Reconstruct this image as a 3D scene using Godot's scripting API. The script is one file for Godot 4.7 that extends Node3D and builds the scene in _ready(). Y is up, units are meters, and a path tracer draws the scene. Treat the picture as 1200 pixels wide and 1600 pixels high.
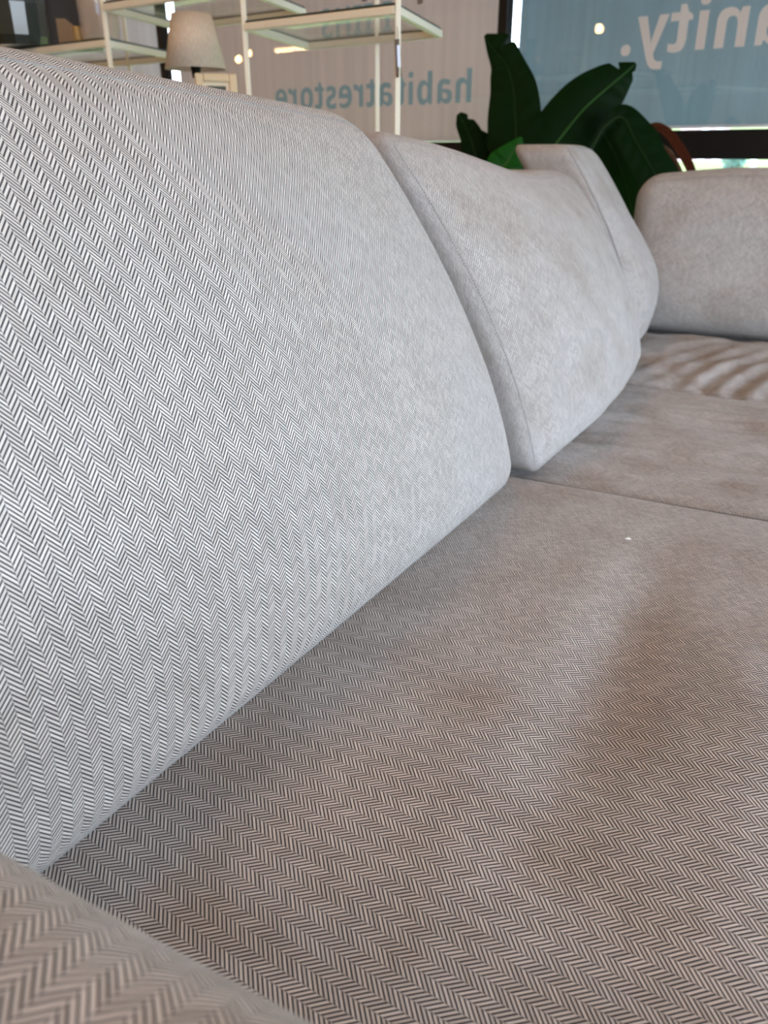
extends Node3D
# A fabric sectional sofa seen from just above its near arm, in a shop with printed window banners.
# Metres, y up. The camera stands at x = z = 0 and looks along -z.

const SOFA_TURN := 27.5      # the sofa runs away from the camera, this many degrees to the right
const WALL_TURN := 52.0      # the window wall runs away to the left at this angle
const SEAT_Y := 0.45
const GLASS_N := 3.715       # distance of the window glass from the camera, square to the wall
const TILE := 0.12           # size of one repeat of the herringbone cloth

var su := Vector3(sin(deg_to_rad(SOFA_TURN)), 0, -cos(deg_to_rad(SOFA_TURN)))   # along the sofa
var sb := Vector3(-cos(deg_to_rad(SOFA_TURN)), 0, -sin(deg_to_rad(SOFA_TURN)))  # towards the sofa's back
var we := Vector3(sin(deg_to_rad(WALL_TURN)), 0, cos(deg_to_rad(WALL_TURN)))    # along the wall, to the right
var wn := Vector3(cos(deg_to_rad(WALL_TURN)), 0, -sin(deg_to_rad(WALL_TURN)))   # out through the window
var M := {}
var used := {}
var rng := RandomNumberGenerator.new()


func _ready() -> void:
	rng.seed = 7
	set_camera()
	set_sky_and_light()
	make_materials()
	build_shell()
	build_window_wall()
	build_outdoors()
	build_sofa()
	build_shelf()
	build_shelf_things()
	build_plant()
	build_ceiling_lamps()


# ------------------------------------------------------------------ camera, sky, light

func set_camera() -> void:
	var c := Camera3D.new()
	c.name = "camera"
	c.fov = 66.0
	c.near = 0.02
	c.far = 300.0
	c.position = Vector3(0, 0.95, 0)
	c.rotation_degrees = Vector3(-24.5, 0, 0)
	var at := CameraAttributesPhysical.new()
	at.frustum_focal_length = 18.478
	at.exposure_aperture = 5.0
	at.frustum_focus_distance = 0.78
	c.attributes = at
	add_child(c)


func set_sky_and_light() -> void:
	var env := Environment.new()
	env.background_mode = Environment.BG_SKY
	var sky := Sky.new()
	var sm := ProceduralSkyMaterial.new()
	sm.sky_top_color = Color(0.72, 0.85, 1.0)
	sm.sky_horizon_color = Color(0.91, 0.955, 1.0)
	sm.ground_bottom_color = Color(0.55, 0.57, 0.55)
	sm.ground_horizon_color = Color(0.80, 0.83, 0.84)
	sm.sky_curve = 0.2
	sky.sky_material = sm
	env.sky = sky
	env.background_energy_multiplier = 13.0
	env.tonemap_mode = Environment.TONE_MAPPER_LINEAR
	env.tonemap_exposure = 1.0
	env.sdfgi_enabled = true
	env.ssao_enabled = true
	env.ssil_enabled = true
	var w := WorldEnvironment.new()
	w.name = "world_environment"
	w.environment = env
	add_child(w)


# ------------------------------------------------------------------ helpers

func numbered(called: String) -> String:
	var n: int = used.get(called, 0)
	used[called] = n + 1
	return called if n == 0 else "%s_%03d" % [called, n]


func thing(called: String, label: String, category: String, at := Vector3.ZERO, group := "") -> Node3D:
	var o := Node3D.new()
	o.name = numbered(called)
	o.position = at
	o.set_meta("label", label)
	o.set_meta("category", category)
	if group != "":
		o.set_meta("group", group)
	add_child(o)
	return o


func part(called: String, mesh: Mesh, m: Material, parent: Node3D, at := Vector3.ZERO, label := "") -> MeshInstance3D:
	var o := MeshInstance3D.new()
	o.name = called
	o.mesh = mesh
	o.material_override = m
	o.position = at
	if label != "":
		o.set_meta("label", label)
	parent.add_child(o, true)
	return o


func struct(called: String, mesh: Mesh, m: Material, label: String, category: String) -> MeshInstance3D:
	var o := MeshInstance3D.new()
	o.name = called
	o.mesh = mesh
	o.material_override = m
	o.set_meta("kind", "structure")
	o.set_meta("label", label)
	o.set_meta("category", category)
	add_child(o)
	return o


func S(u: float, b: float, y: float) -> Vector3:
	return su * u + sb * b + Vector3(0, y, 0)


func Wp(e: float, n: float, y: float) -> Vector3:
	return we * e + wn * n + Vector3(0, y, 0)


func new_st() -> SurfaceTool:
	var st := SurfaceTool.new()
	st.begin(Mesh.PRIMITIVE_TRIANGLES)
	return st


func quad(st: SurfaceTool, a: Vector3, b: Vector3, c: Vector3, d: Vector3) -> void:
	# a b c d run clockwise as seen from the front
	var uv := [Vector2(0, 1), Vector2(0, 0), Vector2(1, 0), Vector2(1, 1)]
	var p := [a, b, c, d]
	for i in [0, 1, 2, 0, 2, 3]:
		st.set_uv(uv[i])
		st.add_vertex(p[i])


func box_into(st: SurfaceTool, o: Vector3, x: Vector3, y: Vector3, z: Vector3, ch := 0.0) -> void:
	# a chamfered box with centre o and half axes x, y, z (right-handed)
	var ax := [x, y, z]
	var ln := [x.length(), y.length(), z.length()]
	if ch <= 0.0:
		for i in 3:
			for s in [-1.0, 1.0]:
				var n: Vector3 = ax[i] * s
				var p: Vector3 = ax[(i + 1) % 3] * s
				var q: Vector3 = ax[(i + 2) % 3]
				quad(st, o + n - p - q, o + n - p + q, o + n + p + q, o + n + p - q)
		return
	var inn := [x * (1.0 - ch / ln[0]), y * (1.0 - ch / ln[1]), z * (1.0 - ch / ln[2])]
	for i in 3:
		var j := (i + 1) % 3
		var k := (i + 2) % 3
		for s in [-1.0, 1.0]:
			var n: Vector3 = ax[i] * s
			var p: Vector3 = inn[j] * s
			var q: Vector3 = inn[k]
			quad(st, o + n - p - q, o + n - p + q, o + n + p + q, o + n + p - q)
			for s2 in [-1.0, 1.0]:
				# edge between faces i and j, running along k
				var fi: Vector3 = ax[i] * s + inn[j] * s2
				var fj: Vector3 = inn[i] * s + ax[j] * s2
				var r: Vector3 = inn[k]
				if s * s2 > 0:
					quad(st, o + fi - r, o + fi + r, o + fj + r, o + fj - r)
				else:
					quad(st, o + fj - r, o + fj + r, o + fi + r, o + fi - r)
	for sx in [-1.0, 1.0]:
		for sy in [-1.0, 1.0]:
			for sz in [-1.0, 1.0]:
				var a: Vector3 = o + ax[0] * sx + inn[1] * sy + inn[2] * sz
				var b: Vector3 = o + inn[0] * sx + ax[1] * sy + inn[2] * sz
				var c: Vector3 = o + inn[0] * sx + inn[1] * sy + ax[2] * sz
				var tri := [a, c, b] if sx * sy * sz > 0 else [a, b, c]
				for v in tri:
					st.set_uv(Vector2.ZERO)
					st.add_vertex(v)


func boxm(o: Vector3, x: Vector3, y: Vector3, z: Vector3, ch := 0.0) -> ArrayMesh:
	var st := new_st()
	st.set_smooth_group(-1)
	box_into(st, o, x, y, z, ch)
	st.generate_normals()
	return st.commit()


func boxs(sx: float, sy: float, sz: float, ch := 0.0) -> ArrayMesh:
	return boxm(Vector3.ZERO, Vector3(sx / 2, 0, 0), Vector3(0, sy / 2, 0), Vector3(0, 0, sz / 2), ch)


func grid_into(st: SurfaceTool, pts: Array, uvs: Array, nx: int, ny: int, flip := false, cols := []) -> void:
	for j in ny:
		for i in nx:
			var a := j * (nx + 1) + i
			var ids := [a, a + nx + 1, a + nx + 2, a, a + nx + 2, a + 1]
			if flip:
				ids = [a, a + nx + 2, a + nx + 1, a, a + 1, a + nx + 2]
			for k in ids:
				if not cols.is_empty():
					st.set_color(cols[k])
				st.set_uv(uvs[k])
				st.add_vertex(pts[k])


func lathe(profile: Array, seg := 32, cut := 0.0) -> ArrayMesh:
	# profile: Vector2(radius, y) from the bottom up, outside
	var st := new_st()
	st.set_smooth_group(0 if cut == 0.0 else -1)
	var pts := []
	var uvs := []
	for j in profile.size():
		for i in seg + 1:
			var a := TAU * i / seg
			var r: float = profile[j].x
			pts.append(Vector3(cos(a) * r, profile[j].y, sin(a) * r))
			uvs.append(Vector2(float(i) / seg, float(j) / maxf(1, profile.size() - 1)))
	grid_into(st, pts, uvs, seg, profile.size() - 1)
	st.generate_normals()
	return st.commit()


func tube(path: Array, radius, seg := 8, closed := false) -> ArrayMesh:
	var st := new_st()
	st.set_smooth_group(0)
	var n := path.size()
	var pts := []
	var uvs := []
	var last := Vector3.UP
	var count := n + 1 if closed else n
	for jj in count:
		var j := jj % n
		var a: Vector3 = path[(j - 1 + n) % n] if closed or j > 0 else path[j]
		var b: Vector3 = path[(j + 1) % n] if closed or j < n - 1 else path[j]
		var t := (b - a).normalized()
		var s := t.cross(last)
		if s.length() < 0.05:
			s = t.cross(Vector3(1, 0, 0.3))
		s = s.normalized()
		var r := s.cross(t).normalized()
		last = r
		var rad: float = radius[j] if radius is Array else radius
		for i in seg + 1:
			var q := TAU * i / seg
			pts.append(path[j] + (s * cos(q) + r * sin(q)) * rad)
			uvs.append(Vector2(float(i) / seg, float(jj) / count))
	grid_into(st, pts, uvs, seg, count - 1, true)
	st.generate_normals()
	return st.commit()


func mat(c: Color, rough := 0.8, metal := 0.0, spec := 0.5) -> StandardMaterial3D:
	var m := StandardMaterial3D.new()
	m.albedo_color = c
	m.roughness = rough
	m.metallic = metal
	m.metallic_specular = spec
	return m


func noise_texture(freq: float, seed_: int, lo: Color, hi: Color, size := 256) -> NoiseTexture2D:
	var n := FastNoiseLite.new()
	n.seed = seed_
	n.frequency = freq
	n.fractal_octaves = 4
	var t := NoiseTexture2D.new()
	t.width = size
	t.height = size
	t.seamless = true
	t.noise = n
	var g := Gradient.new()
	g.set_color(0, lo)
	g.set_color(1, hi)
	t.color_ramp = g
	return t


# ------------------------------------------------------------------ materials

func cloth_images(seed_: int) -> Array:
	# herringbone twill: columns 10 mm wide, strokes at 45 degrees, 4.29 mm apart along the column
	var n := 1024
	var r := RandomNumberGenerator.new()
	r.seed = seed_
	var cols := 12
	var rows := 28
	var tone := []
	for i in cols * rows:
		tone.append(r.randf_range(-1.0, 1.0))
	var speck := FastNoiseLite.new()
	speck.seed = seed_
	speck.frequency = 0.16
	speck.fractal_octaves = 2
	var col := PackedByteArray()
	col.resize(n * n * 3)
	var hgt := PackedByteArray()
	hgt.resize(n * n)
	var colw := float(n) / cols
	var pitch := float(n) / rows
	for y in n:
		for x in n:
			var c := int(x / colw)
			var fx := x - c * colw
			var odd := c % 2 == 1
			var along := (y + (fx if odd else colw - fx)) / pitch + (0.5 if odd else 0.0)
			var k := int(floor(along))
			var fr := along - k
			var e := absf(fr - 0.5) * 2.0               # 0 in the middle of the light stroke
			var light := clampf((0.62 - e) / 0.22 + 0.5, 0.0, 1.0)
			# the light yarn is a row of slanted thread tops
			var run := (fx / colw) * 8.0
			var bead := 0.5 + 0.5 * cos(TAU * (run + (fr - 0.5) * (0.9 if odd else -0.9)))
			var t: float = tone[(c * rows + posmod(k, rows)) % tone.size()]
			var sp := speck.get_noise_2d(x, y)
			var edge := minf(fx, colw - fx) / colw
			var join := clampf(1.0 - edge * 14.0, 0.0, 1.0)
			light = lerpf(light, 0.62, join * 0.6)
			var li := 0.86 + 0.05 * t + 0.10 * (bead - 0.5) + 0.10 * sp
			var dk := 0.30 + 0.05 * t + 0.16 * (bead - 0.5) + 0.14 * sp
			var v := lerpf(dk, li, light)
			var a := (y * n + x) * 3
			var warm := 0.012 * light
			col[a] = int(clampf(v + warm, 0, 1) * 255)
			col[a + 1] = int(clampf(v, 0, 1) * 255)
			col[a + 2] = int(clampf(v - warm + 0.015 * (1.0 - light), 0, 1) * 255)
			hgt[y * n + x] = int(clampf(light * (0.7 + 0.3 * bead), 0, 1) * 255)
	return [Image.create_from_data(n, n, false, Image.FORMAT_RGB8, col), Image.create_from_data(n, n, false, Image.FORMAT_L8, hgt)]


func cloth(im: ImageTexture, bump: ImageTexture, tint: Color) -> StandardMaterial3D:
	var m := mat(tint, 0.95, 0.0, 0.25)
	m.albedo_texture = im
	m.heightmap_enabled = true
	m.heightmap_texture = bump
	m.heightmap_scale = 0.045
	m.vertex_color_use_as_albedo = true
	m.rim_enabled = true
	m.rim = 0.15
	m.rim_tint = 0.5
	return m


func make_materials() -> void:
	var ims := cloth_images(3)
	var ct := ImageTexture.create_from_image(ims[0])
	var cb := ImageTexture.create_from_image(ims[1])
	M.sofa_cloth = cloth(ct, cb, Color(0.965, 0.95, 0.932))
	M.frame_cloth = cloth(ct, cb, Color(0.965, 0.95, 0.932))
	M.frame_cloth.heightmap_enabled = false
	M.frame_cloth.uv1_triplanar = true
	M.frame_cloth.uv1_scale = Vector3.ONE / TILE
	M.thread = mat(Color(0.58, 0.57, 0.56), 0.95, 0.0, 0.2)
	M.black_metal = mat(Color(0.018, 0.018, 0.02), 0.5, 0.0, 0.4)
	M.cream_metal = mat(Color(0.90, 0.87, 0.78), 0.35, 0.0, 0.5)
	M.glass = mat(Color(0.97, 1.0, 0.99, 0.03), 0.0)
	M.glass.transparency = BaseMaterial3D.TRANSPARENCY_ALPHA
	M.shelf_glass = mat(Color(0.70, 0.80, 0.76, 0.14), 0.0, 0.0, 0.28)
	M.shelf_glass.transparency = BaseMaterial3D.TRANSPARENCY_ALPHA
	M.glass_edge = mat(Color(0.06, 0.15, 0.13), 0.4)
	M.plaster = mat(Color(0.80, 0.73, 0.65), 0.9)
	M.ceiling = mat(Color(0.66, 0.57, 0.49), 0.95)
	M.floor = mat(Color(1, 1, 1), 0.5)
	M.floor.albedo_texture = noise_texture(0.02, 4, Color(0.42, 0.36, 0.31), Color(0.52, 0.46, 0.40))
	M.floor.uv1_triplanar = true
	M.floor.uv1_scale = Vector3(0.5, 0.5, 0.5)
	M.leaf = mat(Color(0.014, 0.09, 0.012), 0.55, 0.0, 0.18)
	M.leaf.backlight_enabled = true
	M.leaf.backlight = Color(0.03, 0.10, 0.01)
	M.leaf_young = mat(Color(0.05, 0.26, 0.03), 0.5, 0.0, 0.25)
	M.leaf_young.backlight_enabled = true
	M.leaf_young.backlight = Color(0.10, 0.30, 0.02)
	M.rib = mat(Color(0.18, 0.32, 0.12), 0.5, 0.0, 0.3)
	M.dark_rib = mat(Color(0.08, 0.17, 0.055), 0.5, 0.0, 0.25)
	M.dry = mat(Color(0.25, 0.115, 0.055), 0.8, 0.0, 0.2)
	M.dry_pale = mat(Color(0.30, 0.22, 0.17), 0.8, 0.0, 0.2)
	M.pot = mat(Color(0.5, 0.47, 0.43), 0.8)
	M.soil = mat(Color(0.12, 0.08, 0.06), 0.95)


# ------------------------------------------------------------------ the room

func wall_box(e0: float, e1: float, n0: float, n1: float, y0: float, y1: float, ch := 0.0) -> ArrayMesh:
	# axes we, up, we x up = -wn
	return boxm(Wp((e0 + e1) / 2, (n0 + n1) / 2, (y0 + y1) / 2), we * (e1 - e0) / 2, Vector3(0, (y1 - y0) / 2, 0), -wn * (n1 - n0) / 2, ch)


func build_shell() -> void:
	var e0 := -12.2
	var e1 := 3.2
	var n0 := -5.0
	var n1 := 3.68
	struct("floor", wall_box(e0 - 0.2, e1 + 0.2, n0 - 0.2, n1 + 0.1, -0.2, 0.0), M.floor, "brown vinyl shop floor under the sofa", "floor")
	struct("ceiling", wall_box(e0 - 0.2, e1 + 0.2, n0 - 0.2, n1 + 0.3, 3.0, 3.2), M.ceiling, "tan ceiling over the shop", "ceiling")
	struct("wall_left", wall_box(e0 - 0.2, e0, n0 - 0.2, n1 + 0.1, 0.0, 3.0), M.plaster, "beige plaster wall at the far left of the shop", "wall")
	struct("wall_back", wall_box(e0, e1, n0 - 0.2, n0, 0.0, 3.0), M.plaster, "beige plaster wall behind the photographer", "wall")
	# the right wall is a shop front too: a low sill, a header and clear panes between black posts
	struct("wall_right", wall_box(e1, e1 + 0.2, n0 - 0.2, n1 + 0.1, 0.0, 0.3), M.plaster, "low beige sill wall under the side windows", "wall")
	struct("wall_side", wall_box(e1, e1 + 0.2, n0 - 0.2, n1 + 0.1, 2.0, 3.0), M.plaster, "unseen beige wall brought low over the side windows to hold back high daylight", "wall")  # unseen upper wall, set low to keep high daylight off the seat
	struct("trim_1", wall_box(e1 + 0.02, e1 + 0.14, n0 - 0.2, n1 + 0.1, 1.94, 2.0), M.black_metal, "black header along the top of the side windows", "trim")
	var k := 2
	for i in 6:
		var n := lerpf(n0, n1 - 0.05, i / 5.0)
		struct("trim_%d" % k, wall_box(e1 + 0.04, e1 + 0.12, n - 0.04, n + 0.04, 0.3, 1.94, 0.005), M.black_metal, "black upright post between clear side windows, post %d from the back" % (i + 1), "trim")
		k += 1


func print_banner(w: float, h: float, base: Color, ink: Color, texts: Array, seed_: int, ppm: float) -> ImageTexture:
	# texts: [string, x of its start, baseline y, em size]; x runs as read from outside, y up from the banner's foot
	var iw := int(w * ppm)
	var ih := int(h * ppm)
	var im := Image.create(iw, ih, false, Image.FORMAT_RGB8)
	var r := RandomNumberGenerator.new()
	r.seed = seed_
	var slow := FastNoiseLite.new()
	slow.seed = seed_
	slow.frequency = 0.02
	for x in iw:
		var v := 1.0 + 0.05 * sin(x * TAU / 9.0) + 0.03 * r.randf_range(-1, 1) + 0.06 * slow.get_noise_1d(x)
		im.fill_rect(Rect2i(x, 0, 1, ih), Color(base.r * v, base.g * v, base.b * v))
	var font := SystemFont.new()
	font.font_names = PackedStringArray(["Droid Sans"])
	font.font_weight = 700
	for t in texts:
		var tm := TextMesh.new()
		tm.font = font
		tm.font_size = 64
		tm.pixel_size = float(t[3]) / 64.0
		tm.depth = 0.0
		tm.text = t[0]
		tm.horizontal_alignment = HORIZONTAL_ALIGNMENT_LEFT
		tm.vertical_alignment = VERTICAL_ALIGNMENT_TOP
		var drop: float = font.get_ascent(64) * tm.pixel_size
		var arr := tm.get_mesh_arrays()
		var vs: PackedVector3Array = arr[Mesh.ARRAY_VERTEX]
		var ids: PackedInt32Array = arr[Mesh.ARRAY_INDEX]
		if ids.is_empty():
			for i in vs.size():
				ids.append(i)
		for i in range(0, ids.size(), 3):
			var p := []
			for q in 3:
				var v := vs[ids[i + q]]
				p.append(Vector2((float(t[1]) + v.x) * ppm, (h - (float(t[2]) + v.y + drop)) * ppm))
			var x0 := int(floor(minf(p[0].x, minf(p[1].x, p[2].x))))
			var x1 := int(ceil(maxf(p[0].x, maxf(p[1].x, p[2].x))))
			var y0 := int(floor(minf(p[0].y, minf(p[1].y, p[2].y))))
			var y1 := int(ceil(maxf(p[0].y, maxf(p[1].y, p[2].y))))
			for y in range(maxi(0, y0), mini(ih - 1, y1) + 1):
				for x in range(maxi(0, x0), mini(iw - 1, x1) + 1):
					if Geometry2D.point_is_inside_triangle(Vector2(x + 0.5, y + 0.5), p[0], p[1], p[2]):
						var v := 1.0 + 0.04 * sin(x * TAU / 9.0)
						im.set_pixel(x, y, Color(ink.r * v, ink.g * v, ink.b * v))
	return ImageTexture.create_from_image(im)


func banner(label: String, e0: float, e1: float, y0: float, y1: float, n: float, tex: ImageTexture) -> void:
	# e0 < e1; printed to be read from outside, so its picture starts at e1
	var t := thing("window_banner", label, "banner", Wp((e0 + e1) / 2, n, y0), "printed banners hung outside the window wall")
	var st := new_st()
	st.set_smooth_group(-1)
	var o := -Wp((e0 + e1) / 2, n, y0)
	var th := 0.0012
	var a := o + Wp(e0, n - th, y0)
	var b := o + Wp(e0, n - th, y1)
	var c := o + Wp(e1, n - th, y1)
	var d := o + Wp(e1, n - th, y0)
	var uv := [Vector2(1, 1), Vector2(1, 0), Vector2(0, 0), Vector2(0, 1)]
	var p := [a, b, c, d]
	for i in [0, 1, 2, 0, 2, 3]:
		st.set_uv(uv[i])
		st.add_vertex(p[i])
	st.generate_normals()
	var m := mat(Color.WHITE, 0.9, 0.0, 0.2)
	m.albedo_texture = tex
	m.backlight_enabled = true
	m.backlight = Color(0.29, 0.29, 0.29)
	part("printed_fabric", st.commit(), m, t)
	# hem bars along the foot and the head
	var hm := mat(Color(0.88, 0.88, 0.90), 0.5)
	part("hem_bar", boxm(o + Wp((e0 + e1) / 2, n, y0 - 0.004), we * (e1 - e0) / 2, Vector3(0, 0.006, 0), -wn * 0.006, 0.002), hm, t)
	part("hem_bar", boxm(o + Wp((e0 + e1) / 2, n, y1 + 0.004), we * (e1 - e0) / 2, Vector3(0, 0.006, 0), -wn * 0.006, 0.002), hm, t)


func build_window_wall() -> void:
	var fn0 := 3.68
	var fn1 := 3.74
	var xs := [-12.164, -9.669, -7.174, -4.679, -2.184, 0.311, 2.806, 3.16]
	# black frame: uprights, transoms, foot and head rails, one window to each bay
	for i in xs.size():
		struct("trim_%d" % (10 + i), wall_box(xs[i] - 0.025, xs[i] + 0.025, fn0, fn1, 0.0, 2.9, 0.003), M.black_metal, ["black upright beyond the far left shelf post, upright 1", "black upright left of the green vase, upright 2", "black upright hidden behind the near cushion, upright 3", "black upright behind the table lamp shade", "black upright between the beige and the teal banner, above the plant", "black upright past the right edge of the teal banner", "black upright next to the right corner bay", "black corner upright where the two window walls meet"][i], "trim")
	for i in xs.size() - 1:
		var a: float = xs[i] + 0.025
		var b: float = xs[i + 1] - 0.025
		var top := 1.037 if i == 4 else 1.0
		var w := Node3D.new()
		w.name = "window_%d" % (i + 1)
		w.position = Wp((a + b) / 2, fn0, 0)
		w.set_meta("kind", "structure")
		w.set_meta("label", ["leftmost black-framed window of the banner wall", "black-framed window, second from the left end", "black-framed window with pale grey banner behind the tall glass shelf", "black-framed window with the beige lettered banner", "black-framed window with the teal lettered banner and lawn below", "black-framed window just past the lettered teal banner", "narrow black-framed corner window at the right end"][i])
		w.set_meta("category", "window")
		add_child(w)
		var o := -w.position
		for rail in [[0.0, 0.10, "bottom_rail"], [0.925, top, "transom"], [2.82, 2.9, "head_rail"]]:
			part(rail[2], boxm(o + Wp((a + b) / 2, (fn0 + fn1) / 2, (rail[0] + rail[1]) / 2), we * (b - a) / 2, Vector3(0, (rail[1] - rail[0]) / 2, 0), -wn * 0.03, 0.003), M.black_metal, w)
		for pane in [[0.10, 0.925], [top, 2.82]]:
			part("pane", boxm(o + Wp((a + b) / 2, GLASS_N, (pane[0] + pane[1]) / 2), we * (b - a) / 2, Vector3(0, (pane[1] - pane[0]) / 2, 0), -wn * 0.003), M.glass, w)
	struct("wall_front", wall_box(-12.4, 3.4, 3.68, 3.78, 2.9, 3.0), M.plaster, "beige strip of wall above the window frames", "wall")
	# side window panes
	for i in 5:
		var na := lerpf(-5.0, 3.63, i / 5.0) + 0.04
		var nb := lerpf(-5.0, 3.63, (i + 1) / 5.0) - 0.04
		struct("window_%d" % (10 + i), wall_box(3.275, 3.281, na, nb, 0.3, 1.94), M.glass, "clear side window pane, number %d from the back corner" % (i + 1), "window")
	var bn := 3.80
	var beige := Color(0.80, 0.735, 0.69)
	var teal := Color(0.46, 0.57, 0.605)
	var ink := Color(0.48, 0.60, 0.62)
	# the beige banner, e from -4.657 to -2.25
	var w1 := 2.407
	var t1 := print_banner(w1, 1.772, beige, ink, [["habitatrestore", -2.25 + 2.395, 1.182 - 1.013, 0.200], ["I IIHS", 0.66, 1.528 - 1.013, 0.19]], 5, 800.0)
	banner("beige banner with mirrored teal lettering behind the glass shelf", -4.657, -2.25, 1.013, 2.785, bn, t1)
	# the teal banner, e from -2.157 to 0.24
	var w2 := 2.397
	var t2 := print_banner(w2, 1.730, teal, beige.lightened(0.08), [["humanity.", 0.24 - (-1.653) - 1.262, 1.341 - 1.055, 0.256]], 6, 800.0)
	banner("teal banner with large mirrored pale lettering behind the plant", -2.157, 0.24, 1.055, 2.785, bn, t2)
	var t3 := print_banner(2.36, 1.78, Color(0.85, 0.855, 0.86), ink, [], 8, 400.0)
	banner("plain pale grey banner seen between the left shelf posts", -7.13, -4.755, 1.005, 2.785, bn, t3)
	banner("plain pale banner added to dim the unseen second bay from the left end", -9.62, -7.23, 1.005, 2.785, bn, t3)  # both left end bays are unseen; banners added to cut their daylight
	banner("plain pale banner added to dim the unseen leftmost bay", -12.11, -9.72, 1.005, 2.785, bn, t3)
	var t4 := print_banner(2.36, 1.78, teal, ink, [], 11, 400.0)  # for the unseen right bays: banners added to keep daylight off the seat
	banner("plain teal banner added to dim the unseen bay right of the lettered teal one", 0.36, 2.74, 1.005, 2.785, bn, t4)
	banner("narrow plain teal banner added to dim the unseen right corner bay", 2.86, 3.13, 1.005, 2.785, bn, t4)


func build_outdoors() -> void:
	var grass := mat(Color(1, 1, 1), 0.95)
	grass.albedo_texture = noise_texture(0.03, 9, Color(0.38, 0.39, 0.11), Color(0.48, 0.48, 0.18))
	grass.uv1_triplanar = true
	grass.uv1_scale = Vector3(0.4, 0.4, 0.4)
	# lawn: flat by the windows, then a bank that rises away from the building
	var st := new_st()
	st.set_smooth_group(0)
	var pts := []
	var uvs := []
	for j in 41:
		for i in 41:
			var e := lerpf(-40, 40, i / 40.0)
			var n := 3.9 + 46.0 * pow(j / 40.0, 1.5)
			var y := -0.12 + 0.9 * smoothstep(7.0, 16.0, n) + 1.4 * smoothstep(16.0, 45.0, n)
			pts.append(Wp(e, n, y))
			uvs.append(Vector2(e, n))
	grid_into(st, pts, uvs, 40, 40, true)
	st.generate_normals()
	struct("ground", st.commit(), grass, "sunlit lawn bank outside below the teal banner", "lawn")
	# unseen paving beyond the side windows, made pale to bounce daylight onto the cushions
	struct("pavement", wall_box(3.4, 30.0, -30.0, 3.9, -0.3, -0.12), mat(Color(0.82, 0.82, 0.81), 0.9), "pale paving outside the side windows", "pavement")
	# a white porch far off: a pink wall between white columns
	var far := 17.0
	var dirs := {"wall": 0.374, "shrub": 0.4055, "post": 0.4285}
	var t := thing("porch", "white-columned pink porch seen far outside under the black sill", "porch", Vector3(0.377 * far, 0.2, -far))
	part("wall", boxs(0.9, 2.6, 0.2, 0.01), mat(Color(0.86, 0.72, 0.70), 0.9), t, Vector3(0, 1.3, -0.5))
	for x in [-0.17, 0.11]:
		part("column", lathe([Vector2(0.0, 0), Vector2(0.09, 0), Vector2(0.09, 0.06), Vector2(0.065, 0.09), Vector2(0.06, 2.3), Vector2(0.09, 2.36), Vector2(0.09, 2.4), Vector2(0, 2.4)], 16), mat(Color(0.93, 0.93, 0.92), 0.7), t, Vector3(x, 0, 0))
	part("roof", boxs(1.3, 0.14, 1.2, 0.02), mat(Color(0.9, 0.9, 0.88), 0.7), t, Vector3(0, 2.47, -0.2))
	var f := 14.0
	var s := thing("shrub", "blue-green rounded shrub on the lawn right of the porch", "shrub", Vector3(dirs.shrub * f, 0.5, -f))
	part("stem", lathe([Vector2(0, -0.1), Vector2(0.03, -0.1), Vector2(0.02, 0.4), Vector2(0, 0.4)], 8), mat(Color(0.3, 0.24, 0.18), 0.9), s)
	var fst := new_st()
	fst.set_smooth_group(-1)
	for i in 900:
		var d := Vector3(rng.randfn(), rng.randfn(), rng.randfn()).normalized() * pow(rng.randf(), 0.4)
		var c := Vector3(d.x * 0.19, 0.42 + d.y * 0.34, d.z * 0.19)
		var x := Vector3(rng.randfn(), rng.randfn(), rng.randfn()).normalized() * 0.035
		var y := Vector3(rng.randfn(), rng.randfn(), rng.randfn()).normalized() * 0.02
		quad(fst, c - x, c + y, c + x, c - y)
	fst.generate_normals()
	part("foliage", fst.commit(), mat(Color(0.38, 0.52, 0.46), 0.8), s)
	var g := 12.0
	var q := thing("garden_post", "short white post standing in the lawn right of the shrub", "post", Vector3(dirs.post * g, 0.3, -g))
	part("shaft", boxs(0.07, 0.66, 0.07, 0.008), mat(Color(0.93, 0.92, 0.90), 0.7), q, Vector3(0, 0.3, 0))
	part("cap", boxs(0.085, 0.03, 0.085, 0.008), mat(Color(0.93, 0.92, 0.90), 0.7), q, Vector3(0, 0.645, 0))


# ------------------------------------------------------------------ the sofa

func rounded(p: Vector3, half: Vector3, r: float) -> Vector3:
	var q := p * half
	var lim := half - Vector3(r, r, r)
	var inn := q.clamp(-lim, lim)
	var d := q - inn
	return inn + d.normalized() * r if d.length() > 1e-6 else inn


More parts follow.
